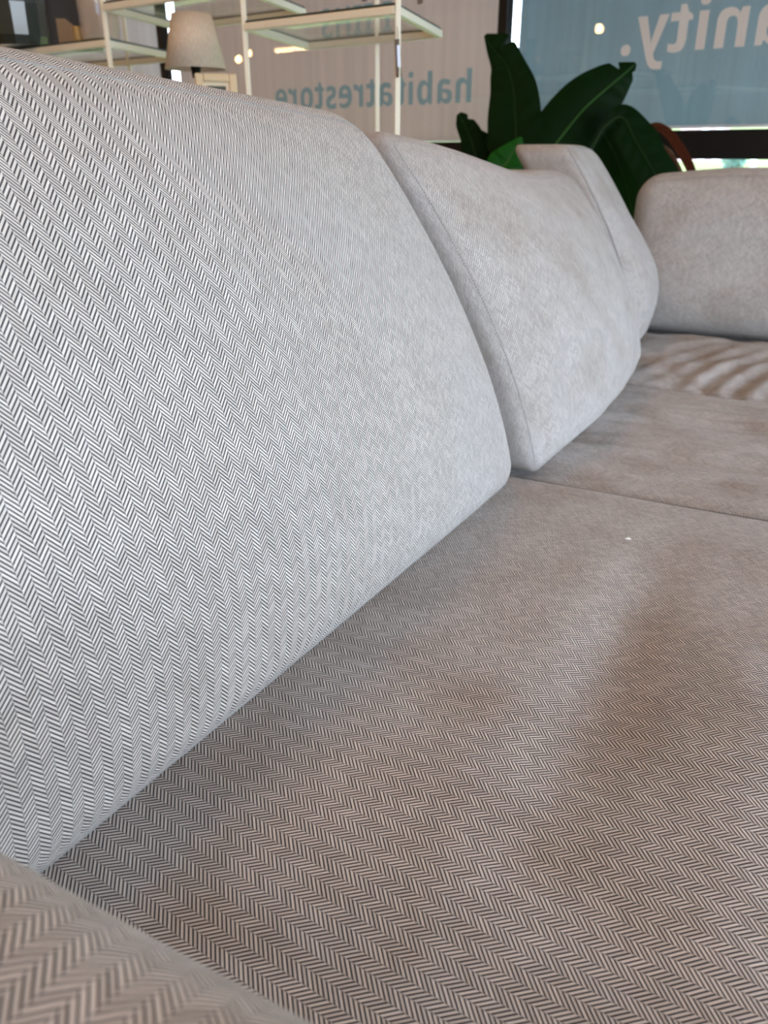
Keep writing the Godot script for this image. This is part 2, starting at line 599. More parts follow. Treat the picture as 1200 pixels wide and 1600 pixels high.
func pillow_point(p: Vector3, o: Dictionary, noise: FastNoiseLite) -> Vector3:
	var half := Vector3(o.w, o.h, o.t) / 2.0
	var v := rounded(p, half, o.r)
	var a := v.x / half.x
	var c := v.y / half.y
	var full: float = (1.0 - pow(absf(a), o.get("pa", 3.0))) * (1.0 - pow(absf(c), o.get("pc", 3.0)))
	var rim: float = lerpf(o.get("edge_left", o.edge), o.edge, smoothstep(-1.0, 0.0, a))
	var thick: float = lerpf(rim, 1.0, full)
	v.z *= thick
	# sides drawn in between the corners, the top sagging
	v.x *= 1.0 - o.get("waist", 0.0) * (1.0 - c * c)
	if a > 0.0:
		v.x -= o.get("taper", 0.0) * a * (c + 1.0) * 0.5
	v.y -= o.get("sag", 0.0) * exp(-pow((a - o.get("sag_at", 0.0)) / 0.6, 2.0)) * smoothstep(-0.2, 1.0, c)
	v.y += o.get("rise", 0.0) * a * smoothstep(-0.6, 1.0, c)
	# belly: the lower part pushed forward
	var k: float = o.get("belly_at", -0.35)
	v.z += o.get("belly", 0.0) * exp(-pow((c - k) / 0.5, 2.0)) * (1.0 - pow(absf(a), 4.0)) * (0.5 + 0.5 * p.z)
	v.z += o.get("yaw", 0.0) * a
	# the top corners folded back or forward
	v.z += o.get("twist", 0.0) * a * (c + 1.0) * 0.5
	var wr: float = o.get("wrinkle", 0.0)
	if wr > 0.0:
		var f: Vector2 = o.get("wf", Vector2(1, 1))
		v.z += wr * noise.get_noise_2d(v.x * f.x * 100.0, v.y * f.y * 100.0) * (0.3 + 0.7 * full) * signf(p.z + 0.001)
	for d in o.get("dents", []):
		# [x, y, reach x, reach y, depth, slant]
		var dx: float = (v.x - d[0] - (v.y - d[1]) * d[5]) / d[2]
		var dy: float = (v.y - d[1]) / d[3]
		v.z += d[4] * exp(-dx * dx - dy * dy) * (0.5 + 0.5 * p.z)
	if o.has("folds"):
		# soft parallel creases: [slant, bend, spacing, height, middle y, reach]
		var q: Array = o.folds
		var fade := exp(-pow((v.y - q[4]) / q[5], 2.0)) * smoothstep(0.28, -0.1, v.x)
		v.z += q[3] * fade * sin(TAU * (v.y + q[0] * v.x + q[1] * v.x * v.x) / q[2]) * (0.5 + 0.5 * p.z)
	# corners rounded off on one side
	var soft: float = o.get("soft", 0.0)
	if soft > 0.0 and a > 0.0:
		var a2 := v.x / half.x
		var c2 := v.y / half.y
		v.x *= 1.0 - soft * pow(absf(c2), 4.0)
		v.y *= 1.0 - soft * pow(absf(a2), 4.0)
	v.y += half.y
	# leaning back, more steeply towards the top
	var up: float = v.y / o.h
	var curve: float = o.get("curve", 0.0)
	v.z -= o.get("lean", 0.0) * o.h * ((1.0 - curve) * up + curve * up * absf(up))
	return v


func pillow(o: Dictionary) -> Array:
	# returns [cover mesh, seam path]; x is the width, y the height from 0, z the front
	var noise := FastNoiseLite.new()
	noise.seed = o.get("seed", 1)
	noise.frequency = 0.06
	noise.fractal_octaves = 3
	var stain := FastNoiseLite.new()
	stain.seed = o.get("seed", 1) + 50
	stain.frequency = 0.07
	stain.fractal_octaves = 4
	var half := Vector3(o.w, o.h, o.t) / 2.0
	var st := new_st()
	st.set_smooth_group(0)
	var turn: float = o.get("cloth_turn", 0.0)
	var nx: int = o.get("nx", 90)
	var ny: int = o.get("ny", 70)
	var nz := 14
	var faces := [[Vector3(1, 0, 0), Vector3(0, 1, 0), Vector3(0, 0, 1), nx, ny], [Vector3(-1, 0, 0), Vector3(0, 1, 0), Vector3(0, 0, -1), nx, ny],
		[Vector3(0, 0, -1), Vector3(0, 1, 0), Vector3(1, 0, 0), nz, ny], [Vector3(0, 0, 1), Vector3(0, 1, 0), Vector3(-1, 0, 0), nz, ny],
		[Vector3(1, 0, 0), Vector3(0, 0, -1), Vector3(0, 1, 0), nx, nz], [Vector3(1, 0, 0), Vector3(0, 0, 1), Vector3(0, -1, 0), nx, nz]]
	for f in faces:
		var pts := []
		var uvs := []
		var cols := []
		for j in f[4] + 1:
			for i in f[3] + 1:
				var s: float = -1.0 + 2.0 * i / f[3]
				var q: float = -1.0 + 2.0 * j / f[4]
				s = s * (1.25 - 0.25 * s * s)      # denser towards the edges
				q = q * (1.25 - 0.25 * q * q)
				var p: Vector3 = f[0] * s + f[1] * q + f[2]
				pts.append(pillow_point(p, o, noise))
				var m := p * half
				var uv: Vector2
				if f[2].z != 0.0:
					uv = Vector2(m.x, m.y)
				elif f[2].x != 0.0:
					uv = Vector2(f[2].x * (half.x + half.z - m.z), m.y)
				else:
					uv = Vector2(m.x, f[2].y * (half.y + half.z - m.z))
				uvs.append(uv.rotated(turn) / (TILE * o.get("weave", 1.0)) + Vector2(o.get("shift", 0.0), 0.0))
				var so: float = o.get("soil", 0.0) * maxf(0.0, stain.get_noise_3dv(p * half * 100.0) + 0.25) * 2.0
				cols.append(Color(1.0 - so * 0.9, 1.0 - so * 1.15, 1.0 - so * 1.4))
		grid_into(st, pts, uvs, f[3], f[4], true, cols)
	st.generate_normals()
	var path := []
	var n := 60
	for side in 4:
		for i in n:
			var s := -0.97 + 1.94 * i / n
			var p: Vector3 = [Vector3(s, 1, 1), Vector3(1, -s, 1), Vector3(-s, -1, 1), Vector3(-1, s, 1)][side]
			path.append(pillow_point(p, o, noise))
	return [st.commit(), path]


func cushion(called: String, label: String, category: String, group: String, at: Vector3, basis: Basis, o: Dictionary, m: Material) -> Node3D:
	var t := thing(called, label, category, at, group)
	t.basis = basis
	var made := pillow(o)
	part("cover", made[0], m, t)
	part("seam", tube(made[1], o.get("piping", 0.0011), 6, true), M.thread, t)
	return t


func build_sofa() -> void:
	var sofa := thing("sectional_sofa", "long herringbone fabric sofa frame with padded near arm", "sofa", S(1.4, 0.2, 0))
	var o := -sofa.position
	# carcass under and behind the cushions
	part("base", boxm(o + S(1.38, 0.12, 0.15), su * 1.52, sb * 0.72, Vector3(0, 0.10, 0), 0.02), M.frame_cloth, sofa)
	part("backrest", boxm(o + S(1.38, 0.90, 0.38), su * 1.52, sb * 0.07, Vector3(0, 0.33, 0), 0.03), M.frame_cloth, sofa)
	for p in [[0.0, -0.5], [0.0, 0.75], [1.4, -0.5], [1.4, 0.75], [2.75, -0.5], [2.75, 0.75]]:
		part("foot", boxm(o + S(p[0], p[1], 0.026), su * 0.03, sb * 0.03, Vector3(0, 0.026, 0), 0.004), M.black_metal, sofa)
	# near arm: a soft padded block under the camera
	var arm := pillow({"w": 1.40, "h": 0.34, "t": 0.46, "r": 0.06, "edge": 0.96, "pa": 6.0, "pc": 5.0, "soil": 0.08, "wrinkle": 0.004, "wf": Vector2(0.5, 0.8), "seed": 21, "nx": 110, "ny": 50, "shift": 0.3})
	var am := part("armrest", arm[0], M.sofa_cloth, sofa)
	# width along -b, height across the arm (u), front face up
	am.basis = Basis(sb, su, sb.cross(su)) if sb.cross(su).y > 0 else Basis(-sb, su, (-sb).cross(su))
	am.position = o + S(-0.184, 0.20, 0.475)
	var end := pillow({"w": 1.42, "h": 0.62, "t": 0.14, "r": 0.04, "edge": 0.95, "nx": 40, "ny": 20})
	var en := part("armrest", end[0], M.sofa_cloth, sofa)
	en.basis = Basis(-sb, Vector3.UP, -su)
	en.position = o + S(2.84, 0.17, 0.05)

	# seat cushions: x along the sofa, y towards the back, z up
	var lay := Basis(su, sb, Vector3.UP)
	var seats := "loose seat cushions of the sofa"
	cushion("seat_cushion", "large near taupe herringbone seat cushion filling the lower right", "cushion", seats, S(0.693, -0.56, 0.35), lay,
		{"w": 1.084, "h": 1.34, "t": 0.205, "r": 0.035, "edge": 0.93, "pa": 8.0, "pc": 8.0, "wrinkle": 0.006, "wf": Vector2(0.4, 0.25), "seed": 4, "nx": 120, "ny": 120, "cloth_turn": 0.10, "soil": 0.10,
		"dents": [[0.08, 0.0, 0.24, 0.045, -0.014, 0.0], [0.0, -0.16, 0.35, 0.07, 0.008, 0.0]]}, M.sofa_cloth)
	cushion("seat_cushion", "creased middle taupe seat cushion below the second back cushion", "cushion", seats, S(1.58, -0.56, 0.35), lay,
		{"w": 0.688, "h": 1.34, "t": 0.195, "r": 0.03, "edge": 0.93, "pa": 8.0, "pc": 8.0, "wrinkle": 0.013, "wf": Vector2(1.5, 0.3), "seed": 8, "nx": 140, "ny": 90, "cloth_turn": 0.05, "soil": 0.12}, M.sofa_cloth)
	cushion("seat_cushion", "farthest taupe seat cushion with fanned creases by the end cushion", "cushion", seats, S(2.25, -0.56, 0.35), lay,
		{"w": 0.65, "h": 1.34, "t": 0.20, "r": 0.03, "edge": 0.92, "pa": 8.0, "pc": 8.0, "wrinkle": 0.012, "wf": Vector2(0.7, 0.9), "folds": [0.34, 0.3, 0.07, 0.007, 0.0, 0.15], "seed": 12, "nx": 120, "ny": 120, "soil": 0.12}, M.sofa_cloth)

	# back cushions: x along the sofa, y up, z to the front
	var stand := Basis(su, Vector3.UP, -sb)
	var backs := "loose back cushions along the sofa"
	cushion("back_cushion", "big pale grey herringbone back cushion nearest the camera", "cushion", backs, S(0.62, 0.487, SEAT_Y), stand,
		{"weave": 0.92, "cloth_turn": 0.11, "w": 1.12, "h": 0.585, "t": 0.30, "r": 0.055, "edge": 0.66, "lean": 0.45, "curve": 0.60, "pa": 3.5, "pc": 2.6, "taper": 0.10, "rise": -0.035, "yaw": 0.035, "seed": 31, "nx": 130, "ny": 100, "wrinkle": 0.003, "wf": Vector2(0.7, 0.7), "soil": 0.03}, M.sofa_cloth)
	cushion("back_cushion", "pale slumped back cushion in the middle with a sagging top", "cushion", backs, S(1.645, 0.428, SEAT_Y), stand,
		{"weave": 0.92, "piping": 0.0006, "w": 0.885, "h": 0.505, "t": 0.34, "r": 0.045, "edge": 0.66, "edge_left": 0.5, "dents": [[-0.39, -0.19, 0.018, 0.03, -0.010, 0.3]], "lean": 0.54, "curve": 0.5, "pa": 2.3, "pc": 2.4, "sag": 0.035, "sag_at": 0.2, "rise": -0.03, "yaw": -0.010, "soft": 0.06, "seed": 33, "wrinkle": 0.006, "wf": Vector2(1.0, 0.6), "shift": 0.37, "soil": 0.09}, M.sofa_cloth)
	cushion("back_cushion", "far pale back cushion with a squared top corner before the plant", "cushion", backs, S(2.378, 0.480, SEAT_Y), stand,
		{"weave": 0.87, "piping": 0.0018, "w": 0.37, "h": 0.52, "t": 0.20, "r": 0.03, "edge": 0.78, "lean": 0.43, "curve": 0.8, "belly": 0.04, "pa": 3.0, "pc": 2.6, "soft": 0.04, "yaw": -0.012, "seed": 35, "wrinkle": 0.004, "wf": Vector2(1.0, 0.7), "shift": 0.11, "soil": 0.12}, M.sofa_cloth)  # soil: brown stains, raised further in place of shade on the side panel
	# the cushion across the far end faces the camera
	cushion("back_cushion", "brownish end cushion across the far end under the window", "cushion", backs, S(2.64, 0.02, SEAT_Y - 0.008), Basis(-sb, Vector3.UP, -su),
		{"w": 0.98, "h": 0.436, "t": 0.20, "r": 0.07, "sag_at": -0.35, "edge": 0.7, "lean": 0.08, "belly": 0.02, "pa": 4.0, "pc": 3.0, "sag": -0.034, "seed": 37, "wrinkle": 0.008, "wf": Vector2(0.5, 1.0), "shift": 0.2, "soil": 0.08}, M.sofa_cloth)

	# a white fleck of lint lying on the near seat
	var fl := thing("lint_fleck", "tiny white fleck of lint lying on the near seat cushion", "lint", S(1.045, 0.155, 0.4525))
	part("fibre", tube([Vector3(-0.0035, 0.0008, 0), Vector3(-0.001, 0.0022, 0.001), Vector3(0.002, 0.0012, -0.001), Vector3(0.004, 0.0008, 0.001)], 0.0009, 6), mat(Color(0.97, 0.97, 0.95), 0.9), fl)
	part("tuft", lathe([Vector2(0, 0), Vector2(0.0018, 0.0003), Vector2(0.0021, 0.0014), Vector2(0.0012, 0.0024), Vector2(0, 0.0026)], 8), mat(Color(0.97, 0.97, 0.95), 0.9), fl)


# ------------------------------------------------------------------ the glass shelf and what stands on it

var front_line := Vector3(0.446, 0, 0.312)      # one bay of the shelf, along its front, to the right
var deep := Vector3(0.142, 0, -0.452)           # from the front of the shelf to its back
var shelf_at := Vector3(0.036, 0, -2.388)       # the right front post


func FS(k: float, d: float, y: float) -> Vector3:
	# k bays to the left of the right front post, d = 0 front .. 1 back
	return shelf_at - front_line * k + deep * d + Vector3(0, y, 0)


func bar_between(a: Vector3, b: Vector3, half: float, ch := 0.002) -> ArrayMesh:
	var x := (b - a) / 2.0
	var y := Vector3.UP if absf(x.normalized().y) < 0.9 else Vector3(0, 0, 1)
	var z := x.cross(y).normalized()
	y = z.cross(x).normalized()
	return boxm((a + b) / 2.0, x, y * half, z * half, ch)


func build_shelf() -> void:
	var t := thing("display_shelf", "tall cream metal shelf with staggered glass tiers behind the sofa", "shelf", FS(1.6, 0.5, 0))
	var o := -t.position
	var ks := [0.0, 1.0, 2.16, 3.42]
	var top := 2.1
	for k in ks:
		part("post", bar_between(o + FS(k, 0, 0), o + FS(k, 0, top), 0.0075), M.cream_metal, t)
	for i in 3:
		var km: float = (ks[i] + ks[i + 1]) / 2.0 - 0.05
		part("post", bar_between(o + FS(km, 1, 0), o + FS(km, 1, top), 0.0075), M.cream_metal, t)
	var tiers := [[0, 1.285], [0, 0.62], [0, 1.95], [1, 1.385], [1, 1.0], [1, 0.4], [1, 2.05], [2, 1.285], [2, 0.62], [2, 1.95]]
	for q in tiers:
		var a: float = ks[q[0]] + 0.012
		var b: float = ks[q[0] + 1] - 0.012
		var y: float = q[1]
		var holder := Node3D.new()
		holder.name = "tier"
		holder.position = o + FS((a + b) / 2, 0.5, y)
		t.add_child(holder, true)
		var h := o - (o + FS((a + b) / 2, 0.5, y))
		var c := [FS(a, 0, y), FS(b, 0, y), FS(b, 1, y), FS(a, 1, y)]
		for i in 4:
			part("rail", bar_between(c[i] + h, c[(i + 1) % 4] + h, 0.010), M.cream_metal, holder)
		# the glass lies on the rails
		var st := new_st()
		st.set_smooth_group(-1)
		var x := (FS(a, 0, 0) - FS(b, 0, 0)) / 2.0
		var z := -deep / 2.0
		box_into(st, Vector3(0, 0.0135, 0), x * 0.99, Vector3(0, 0.003, 0), z * 0.99)
		st.generate_normals()
		part("glass_pane", st.commit(), M.shelf_glass, holder)
		for i in 4:
			var cc := [FS(a, 0, y + 0.0135), FS(b, 0, y + 0.0135), FS(b, 1, y + 0.0135), FS(a, 1, y + 0.0135)]
			part("glass_edge", bar_between(cc[i] + h, cc[(i + 1) % 4] + h, 0.0034, 0.0005), M.glass_edge, holder)


func swing_tag(label: String, at: Vector3, tilt: float) -> void:
	var t := thing("price_tag", label, "tag", at, "tags tied to the glass shelf")
	t.rotation.y = deg_to_rad(55)
	t.rotation.z = tilt
	part("card", boxs(0.026, 0.088, 0.0012), mat(Color(0.36, 0.28, 0.22), 0.8), t, Vector3(0, -0.060, 0))
	part("sticker", boxs(0.015, 0.05, 0.0006), mat(Color(0.86, 0.86, 0.93), 0.5), t, Vector3(0.002, -0.055, 0.0011))
	part("string", tube([Vector3(0, 0.012, 0), Vector3(0.001, -0.004, 0.001), Vector3(0, -0.02, 0)], 0.0009, 6), mat(Color(0.4, 0.32, 0.26), 0.9), t)


func build_shelf_things() -> void:
	swing_tag("brown swing tag with a white sticker hanging on the shelf post", FS(-0.005, -0.03, 1.235), 0.10)
	swing_tag("dark tag hanging high above the right shelf tier", FS(0.0, 0.35, 1.425), 0.25)
	swing_tag("dark tag hanging above the middle of the right shelf tier", FS(0.36, 0.4, 1.452), 0.2)
	# the lamp under the middle tier
	var lamp := thing("table_lamp", "small lamp with a beige linen shade and black stem on the shelf", "lamp", Vector3(-0.642, 1.017, -3.075))
	var linen := mat(Color(1, 1, 1), 0.95)
	linen.albedo_texture = noise_texture(0.09, 14, Color(0.80, 0.72, 0.63), Color(0.90, 0.83, 0.74))
	linen.uv1_scale = Vector3(4, 1.5, 1)
	linen.backlight_enabled = true
	linen.backlight = Color(0.3, 0.27, 0.24)
	part("shade", lathe([Vector2(0.101, 0.192), Vector2(0.103, 0.192), Vector2(0.066, 0.352), Vector2(0.064, 0.352), Vector2(0.100, 0.194), Vector2(0.101, 0.192)], 40), linen, lamp)
	part("socket", lathe([Vector2(0, 0.165), Vector2(0.013, 0.165), Vector2(0.019, 0.205), Vector2(0.019, 0.225), Vector2(0.012, 0.235), Vector2(0, 0.235)], 20), M.black_metal, lamp)
	part("stem", lathe([Vector2(0, 0), Vector2(0.055, 0), Vector2(0.055, 0.008), Vector2(0.012, 0.018), Vector2(0.006, 0.06), Vector2(0.006, 0.165), Vector2(0, 0.165)], 20), M.black_metal, lamp)
	# the small picture frame beside the lamp
	var fr := thing("picture_frame", "small cream picture frame beside the lamp on the shelf", "picture frame", Vector3(-0.553, 1.018, -2.955))
	fr.rotation_degrees = Vector3(-8, 14, 0)
	var wood := mat(Color(0.86, 0.77, 0.62), 0.6)
	var fw := 0.136
	var fh := 0.172
	for s in [-1, 1]:
		part("moulding", boxs(0.026, fh, 0.016, 0.004), wood, fr, Vector3(s * (fw / 2 - 0.013), fh / 2, 0))
		part("moulding", boxs(fw - 0.052, 0.026, 0.016, 0.004), wood, fr, Vector3(0, fh / 2 + s * (fh / 2 - 0.013), 0))
	part("mount", boxs(fw - 0.052, fh - 0.052, 0.004), mat(Color(0.90, 0.83, 0.72), 0.8), fr, Vector3(0, fh / 2, -0.003))
	var pic := Image.create(48, 64, false, Image.FORMAT_RGB8)
	pic.fill(Color(0.36, 0.31, 0.27))
	pic.fill_rect(Rect2i(0, 0, 48, 14), Color(0.30, 0.32, 0.27))
	pic.fill_rect(Rect2i(0, 14, 30, 12), Color(0.50, 0.42, 0.38))
	pic.fill_rect(Rect2i(26, 22, 22, 12), Color(0.85, 0.62, 0.36))
	pic.fill_rect(Rect2i(4, 36, 34, 20), Color(0.48, 0.40, 0.33))
	var pm := mat(Color.WHITE, 0.4)
	pm.albedo_texture = ImageTexture.create_from_image(pic)
	part("print", boxs(0.062, 0.098, 0.002), pm, fr, Vector3(0, fh / 2, 0.0005))
	part("easel_leg", boxm(Vector3(0, 0.062, -0.030), Vector3(0.012, 0, 0), Vector3(0, 0.062, 0.022), Vector3(0, -0.001, 0.003)), wood, fr)
	# left tier: a dark green glass vase, a dark picture, a clear glass jar, a little dish
	var y := 1.3016
	var v := thing("glass_vase", "dark green faceted glass vase at the left end of the shelf", "vase", Vector3(-1.325, y, -3.33))
	var gm := mat(Color(0.035, 0.10, 0.065), 0.06)
	gm.clearcoat_enabled = true
	gm.clearcoat = 1.0
	part("body", lathe([Vector2(0, 0), Vector2(0.092, 0), Vector2(0.102, 0.03), Vector2(0.108, 0.13), Vector2(0.10, 0.21), Vector2(0.07, 0.27), Vector2(0.035, 0.30), Vector2(0.03, 0.35), Vector2(0.04, 0.36)], 14, 1.0), gm, v)
	part("neck_ring", lathe([Vector2(0.030, 0.345), Vector2(0.042, 0.35), Vector2(0.044, 0.36), Vector2(0.036, 0.364), Vector2(0.030, 0.345)], 20), gm, v)
	var art := thing("canvas_print", "black and tan picture leaning between the vase and the jar", "picture", Vector3(-1.165, y, -3.455))
	art.rotation_degrees = Vector3(-6, 20, 0)
	var ai := Image.create(96, 128, false, Image.FORMAT_RGB8)
	ai.fill(Color(0.05, 0.045, 0.045))
	for py in range(70, 128):
		for px in range(16, 80):
			var lim := 92.0 - absf(px - 56.0) * 0.75 if px > 34 else 74.0
			if py > lim:
				ai.set_pixel(px, py, Color(0.56, 0.44, 0.31))
	ai.fill_rect(Rect2i(30, 118, 44, 10), Color(0.22, 0.08, 0.05))
	var artm := mat(Color.WHITE, 0.5)
	artm.albedo_texture = ImageTexture.create_from_image(ai)
	part("canvas", boxs(0.19, 0.25, 0.018, 0.002), mat(Color(0.05, 0.045, 0.045), 0.6), art, Vector3(0, 0.125, 0))
	part("print", boxs(0.186, 0.246, 0.001), artm, art, Vector3(0, 0.125, 0.0096))
	var jar := thing("glass_jar", "tall clear glass jar standing next to the shelf post", "jar", Vector3(-0.985, y, -3.19))
	var clear := mat(Color(0.84, 0.76, 0.68, 0.30), 0.02)
	clear.transparency = BaseMaterial3D.TRANSPARENCY_ALPHA
	part("body", lathe([Vector2(0, 0.002), Vector2(0.060, 0.002), Vector2(0.064, 0.012), Vector2(0.070, 0.14), Vector2(0.075, 0.26), Vector2(0.071, 0.26), Vector2(0.066, 0.14), Vector2(0.058, 0.016), Vector2(0, 0.014)], 36), clear, jar)
	part("rim", lathe([Vector2(0.071, 0.259), Vector2(0.076, 0.259), Vector2(0.077, 0.264), Vector2(0.072, 0.266), Vector2(0.071, 0.259)], 36), mat(Color(0.85, 0.86, 0.85), 0.1), jar)
	var candle := thing("candle", "short yellowish candle standing before the jar on the shelf", "candle", Vector3(-1.062, y, -3.17))
	part("wax", lathe([Vector2(0, 0), Vector2(0.011, 0), Vector2(0.012, 0.004), Vector2(0.012, 0.042), Vector2(0.010, 0.045), Vector2(0, 0.043)], 18), mat(Color(0.62, 0.50, 0.28), 0.6), candle)
	part("wick", tube([Vector3(0, 0.042, 0), Vector3(0.001, 0.05, 0)], 0.0008, 5), M.black_metal, candle)


# ------------------------------------------------------------------ the plant

func leaf_parts(parent: Node3D, o: Vector3, rows: Array, normal: Vector3, fold: float, m: Material, notches: Array, called: String, rib: Material) -> void:
	# rows: [x, y, z, width one side, width other side] from the tip to the foot of the stalk
	var n := 64
	var cs := []
	var ws := []
	for i in n + 1:
		var f := float(i) / n * (rows.size() - 1)
		var k := mini(int(f), rows.size() - 2)
		var t := f - k
		var g := []
		for d in 5:
			var p0: float = rows[maxi(k - 1, 0)][d]
			var p1: float = rows[k][d]
			var p2: float = rows[k + 1][d]
			var p3: float = rows[mini(k + 2, rows.size() - 1)][d]
			g.append(0.5 * (2.0 * p1 + (p2 - p0) * t + (2.0 * p0 - 5.0 * p1 + 4.0 * p2 - p3) * t * t + (3.0 * p1 - p0 - 3.0 * p2 + p3) * t * t * t))
		cs.append(Vector3(g[0], g[1], g[2]) + o)
		ws.append(Vector2(maxf(g[3], 0.002), maxf(g[4], 0.002)))
	var st := new_st()
	st.set_smooth_group(0)
	var pts := []
	var uvs := []
	var cross := 8
	for i in n + 1:
		var tan: Vector3 = (cs[mini(i + 1, n)] - cs[maxi(i - 1, 0)]).normalized()
		var side := tan.cross(normal).normalized()
		var nn := side.cross(tan).normalized()
		var w: Vector2 = ws[i]
		for q in notches:
			var hit := 1.0 - clampf(absf(float(i) / n - q[0]) / q[2], 0.0, 1.0)
			if q[1] > 0:
				w.x *= 1.0 - q[3] * hit
			else:
				w.y *= 1.0 - q[3] * hit
		for j in range(-cross, cross + 1):
			var s := float(j) / cross
			var wide := w.x if s > 0 else w.y
			var lift := fold * absf(s) * wide - 0.25 * s * s * wide + 0.0022 * sin(i * 1.3 + absf(s) * 4.0) * absf(s) * (1.0 - absf(s)) * 4.0
			pts.append(cs[i] + side * s * wide + nn * lift)
			uvs.append(Vector2(s * 0.5 + 0.5, float(i) / n))
	grid_into(st, pts, uvs, cross * 2, n)
	st.generate_normals()
	var lf := part(called, st.commit(), m, parent)
	var rad := []
	var path := []
	for i in range(2, n + 1):
		path.append(cs[i] + normal * 0.001)
		rad.append(lerpf(0.0012, 0.0065, float(i) / n))
	part("midrib", tube(path, rad, 7), rib, lf)


func build_plant() -> void:
	var at := Vector3(0.62, 0, -3.22)
	var t := thing("potted_plant", "broad-leaved dark green potted plant standing behind the sofa corner", "plant", at)
	var o := -at
	part("pot", lathe([Vector2(0, 0), Vector2(0.12, 0), Vector2(0.125, 0.01), Vector2(0.16, 0.30), Vector2(0.165, 0.31), Vector2(0.165, 0.33), Vector2(0.152, 0.33), Vector2(0.148, 0.28), Vector2(0, 0.28)], 40), M.pot, t)
	part("soil", lathe([Vector2(0.147, 0.282), Vector2(0.08, 0.29), Vector2(0, 0.292)], 24), M.soil, t)
	var root := [0.61, 0.29, -3.2, 0.008, 0.008]
	var A := [[0.369, 1.341, -3.363, 0.002, 0.014], [0.402, 1.294, -3.342, 0.026, 0.078], [0.449, 1.242, -3.319, 0.064, 0.066], [0.475, 1.161, -3.281, 0.085, 0.087], [0.482, 1.054, -3.233, 0.101, 0.096], [0.485, 0.947, -3.184, 0.096, 0.089], [0.490, 0.840, -3.16, 0.059, 0.059], [0.51, 0.647, -3.15, 0.009, 0.009], root]
	var B := [[0.940, 1.254, -3.375, 0.007, 0.007], [0.904, 1.223, -3.361, 0.048, 0.043], [0.844, 1.177, -3.340, 0.086, 0.081], [0.746, 1.097, -3.304, 0.112, 0.105], [0.641, 0.979, -3.250, 0.110, 0.105], [0.586, 0.892, -3.230, 0.072, 0.072], [0.570, 0.686, -3.21, 0.010, 0.010], root]
	var C := [[1.046, 0.631, -3.03, 0.023, 0.023], [1.023, 0.757, -3.06, 0.093, 0.074], [0.991, 0.852, -3.089, 0.097, 0.079], [0.949, 0.926, -3.123, 0.088, 0.069], [0.907, 0.991, -3.153, 0.097, 0.065], [0.866, 1.061, -3.184, 0.060, 0.046], [0.822, 1.052, -3.19, 0.028, 0.019], [0.764, 0.968, -3.19, 0.012, 0.012], [0.65, 0.652, -3.19, 0.009, 0.009], root]
	var D := [[0.282, 1.084, -3.349, 0.007, 0.012], [0.299, 1.057, -3.337, 0.029, 0.034], [0.328, 1.002, -3.312, 0.039, 0.049], [0.359, 0.914, -3.285, 0.049, 0.049], [0.44, 0.748, -3.25, 0.010, 0.010], root]
	var F := [[0.489, 1.001, -3.105, 0.005, 0.005], [0.466, 0.963, -3.088, 0.034, 0.038], [0.441, 0.922, -3.075, 0.059, 0.059], [0.421, 0.875, -3.08, 0.054, 0.054], [0.47, 0.679, -3.10, 0.009, 0.009], root]
	var G := [[0.987, 0.633, -3.195, 0.020, 0.020], [0.950, 0.767, -3.256, 0.084, 0.084], [0.908, 0.897, -3.315, 0.079, 0.079], [0.863, 0.987, -3.356, 0.084, 0.084], [0.802, 1.059, -3.389, 0.049, 0.049], [0.691, 0.969, -3.348, 0.012, 0.012], [0.62, 0.633, -3.25, 0.010, 0.010], root]
	var H := [[0.378, 1.026, -3.405, 0.007, 0.007], [0.403, 0.974, -3.381, 0.045, 0.045], [0.436, 0.901, -3.348, 0.060, 0.060], [0.50, 0.743, -3.30, 0.015, 0.015], root]
	var I := [[1.242, 0.745, -3.31, 0.012, 0.012], [1.207, 0.860, -3.350, 0.018, 0.018], [1.182, 0.919, -3.377, 0.020, 0.020], [1.147, 0.972, -3.401, 0.020, 0.020], [1.102, 1.024, -3.425, 0.018, 0.018], [1.039, 1.038, -3.431, 0.013, 0.013], [0.927, 0.947, -3.389, 0.010, 0.010], [0.70, 0.628, -3.27, 0.010, 0.010], root]
	var J := [[1.156, 0.856, -3.317, 0.012, 0.012], [1.129, 0.913, -3.343, 0.012, 0.015], [1.097, 0.956, -3.363, 0.012, 0.012], [1.030, 0.969, -3.369, 0.010, 0.010], [0.893, 0.902, -3.338, 0.007, 0.007], [0.68, 0.631, -3.26, 0.007, 0.007], root]
	leaf_parts(t, o, A, Vector3(-0.1, 0.15, 1).normalized(), 0.25, M.leaf, [[0.155, -1, 0.035, 0.55]], "leaf", M.dark_rib)
	leaf_parts(t, o, B, Vector3(-0.05, 0.1, 1).normalized(), 0.1, M.leaf, [[0.17, 1, 0.03, 0.6], [0.09, -1, 0.03, 0.5]], "leaf", M.rib)
	leaf_parts(t, o, C, Vector3(0.2, 0.35, 1).normalized(), 0.2, M.leaf, [], "leaf", M.dark_rib)
	leaf_parts(t, o, D, Vector3(-0.1, 0.1, 1).normalized(), 0.2, M.leaf, [[0.2, -1, 0.05, 0.4]], "leaf", M.dark_rib)
	leaf_parts(t, o, F, Vector3(0.1, 0.35, 1).normalized(), 0.25, M.leaf_young, [], "leaf", M.rib)
	leaf_parts(t, o, G, Vector3(0.0, 0.2, 1).normalized(), 0.2, M.leaf, [], "leaf", M.dark_rib)
	leaf_parts(t, o, H, Vector3(0.0, 0.1, 1).normalized(), 0.2, M.leaf, [], "leaf", M.dark_rib)
	leaf_parts(t, o, I, Vector3(0.1, 0.2, 1).normalized(), 0.7, M.dry, [], "dried_leaf", M.dry)
	leaf_parts(t, o, J, Vector3(0.1, 0.2, 1).normalized(), 0.6, M.dry_pale, [], "dried_leaf", M.dry)


# ------------------------------------------------------------------ lamps of the shop

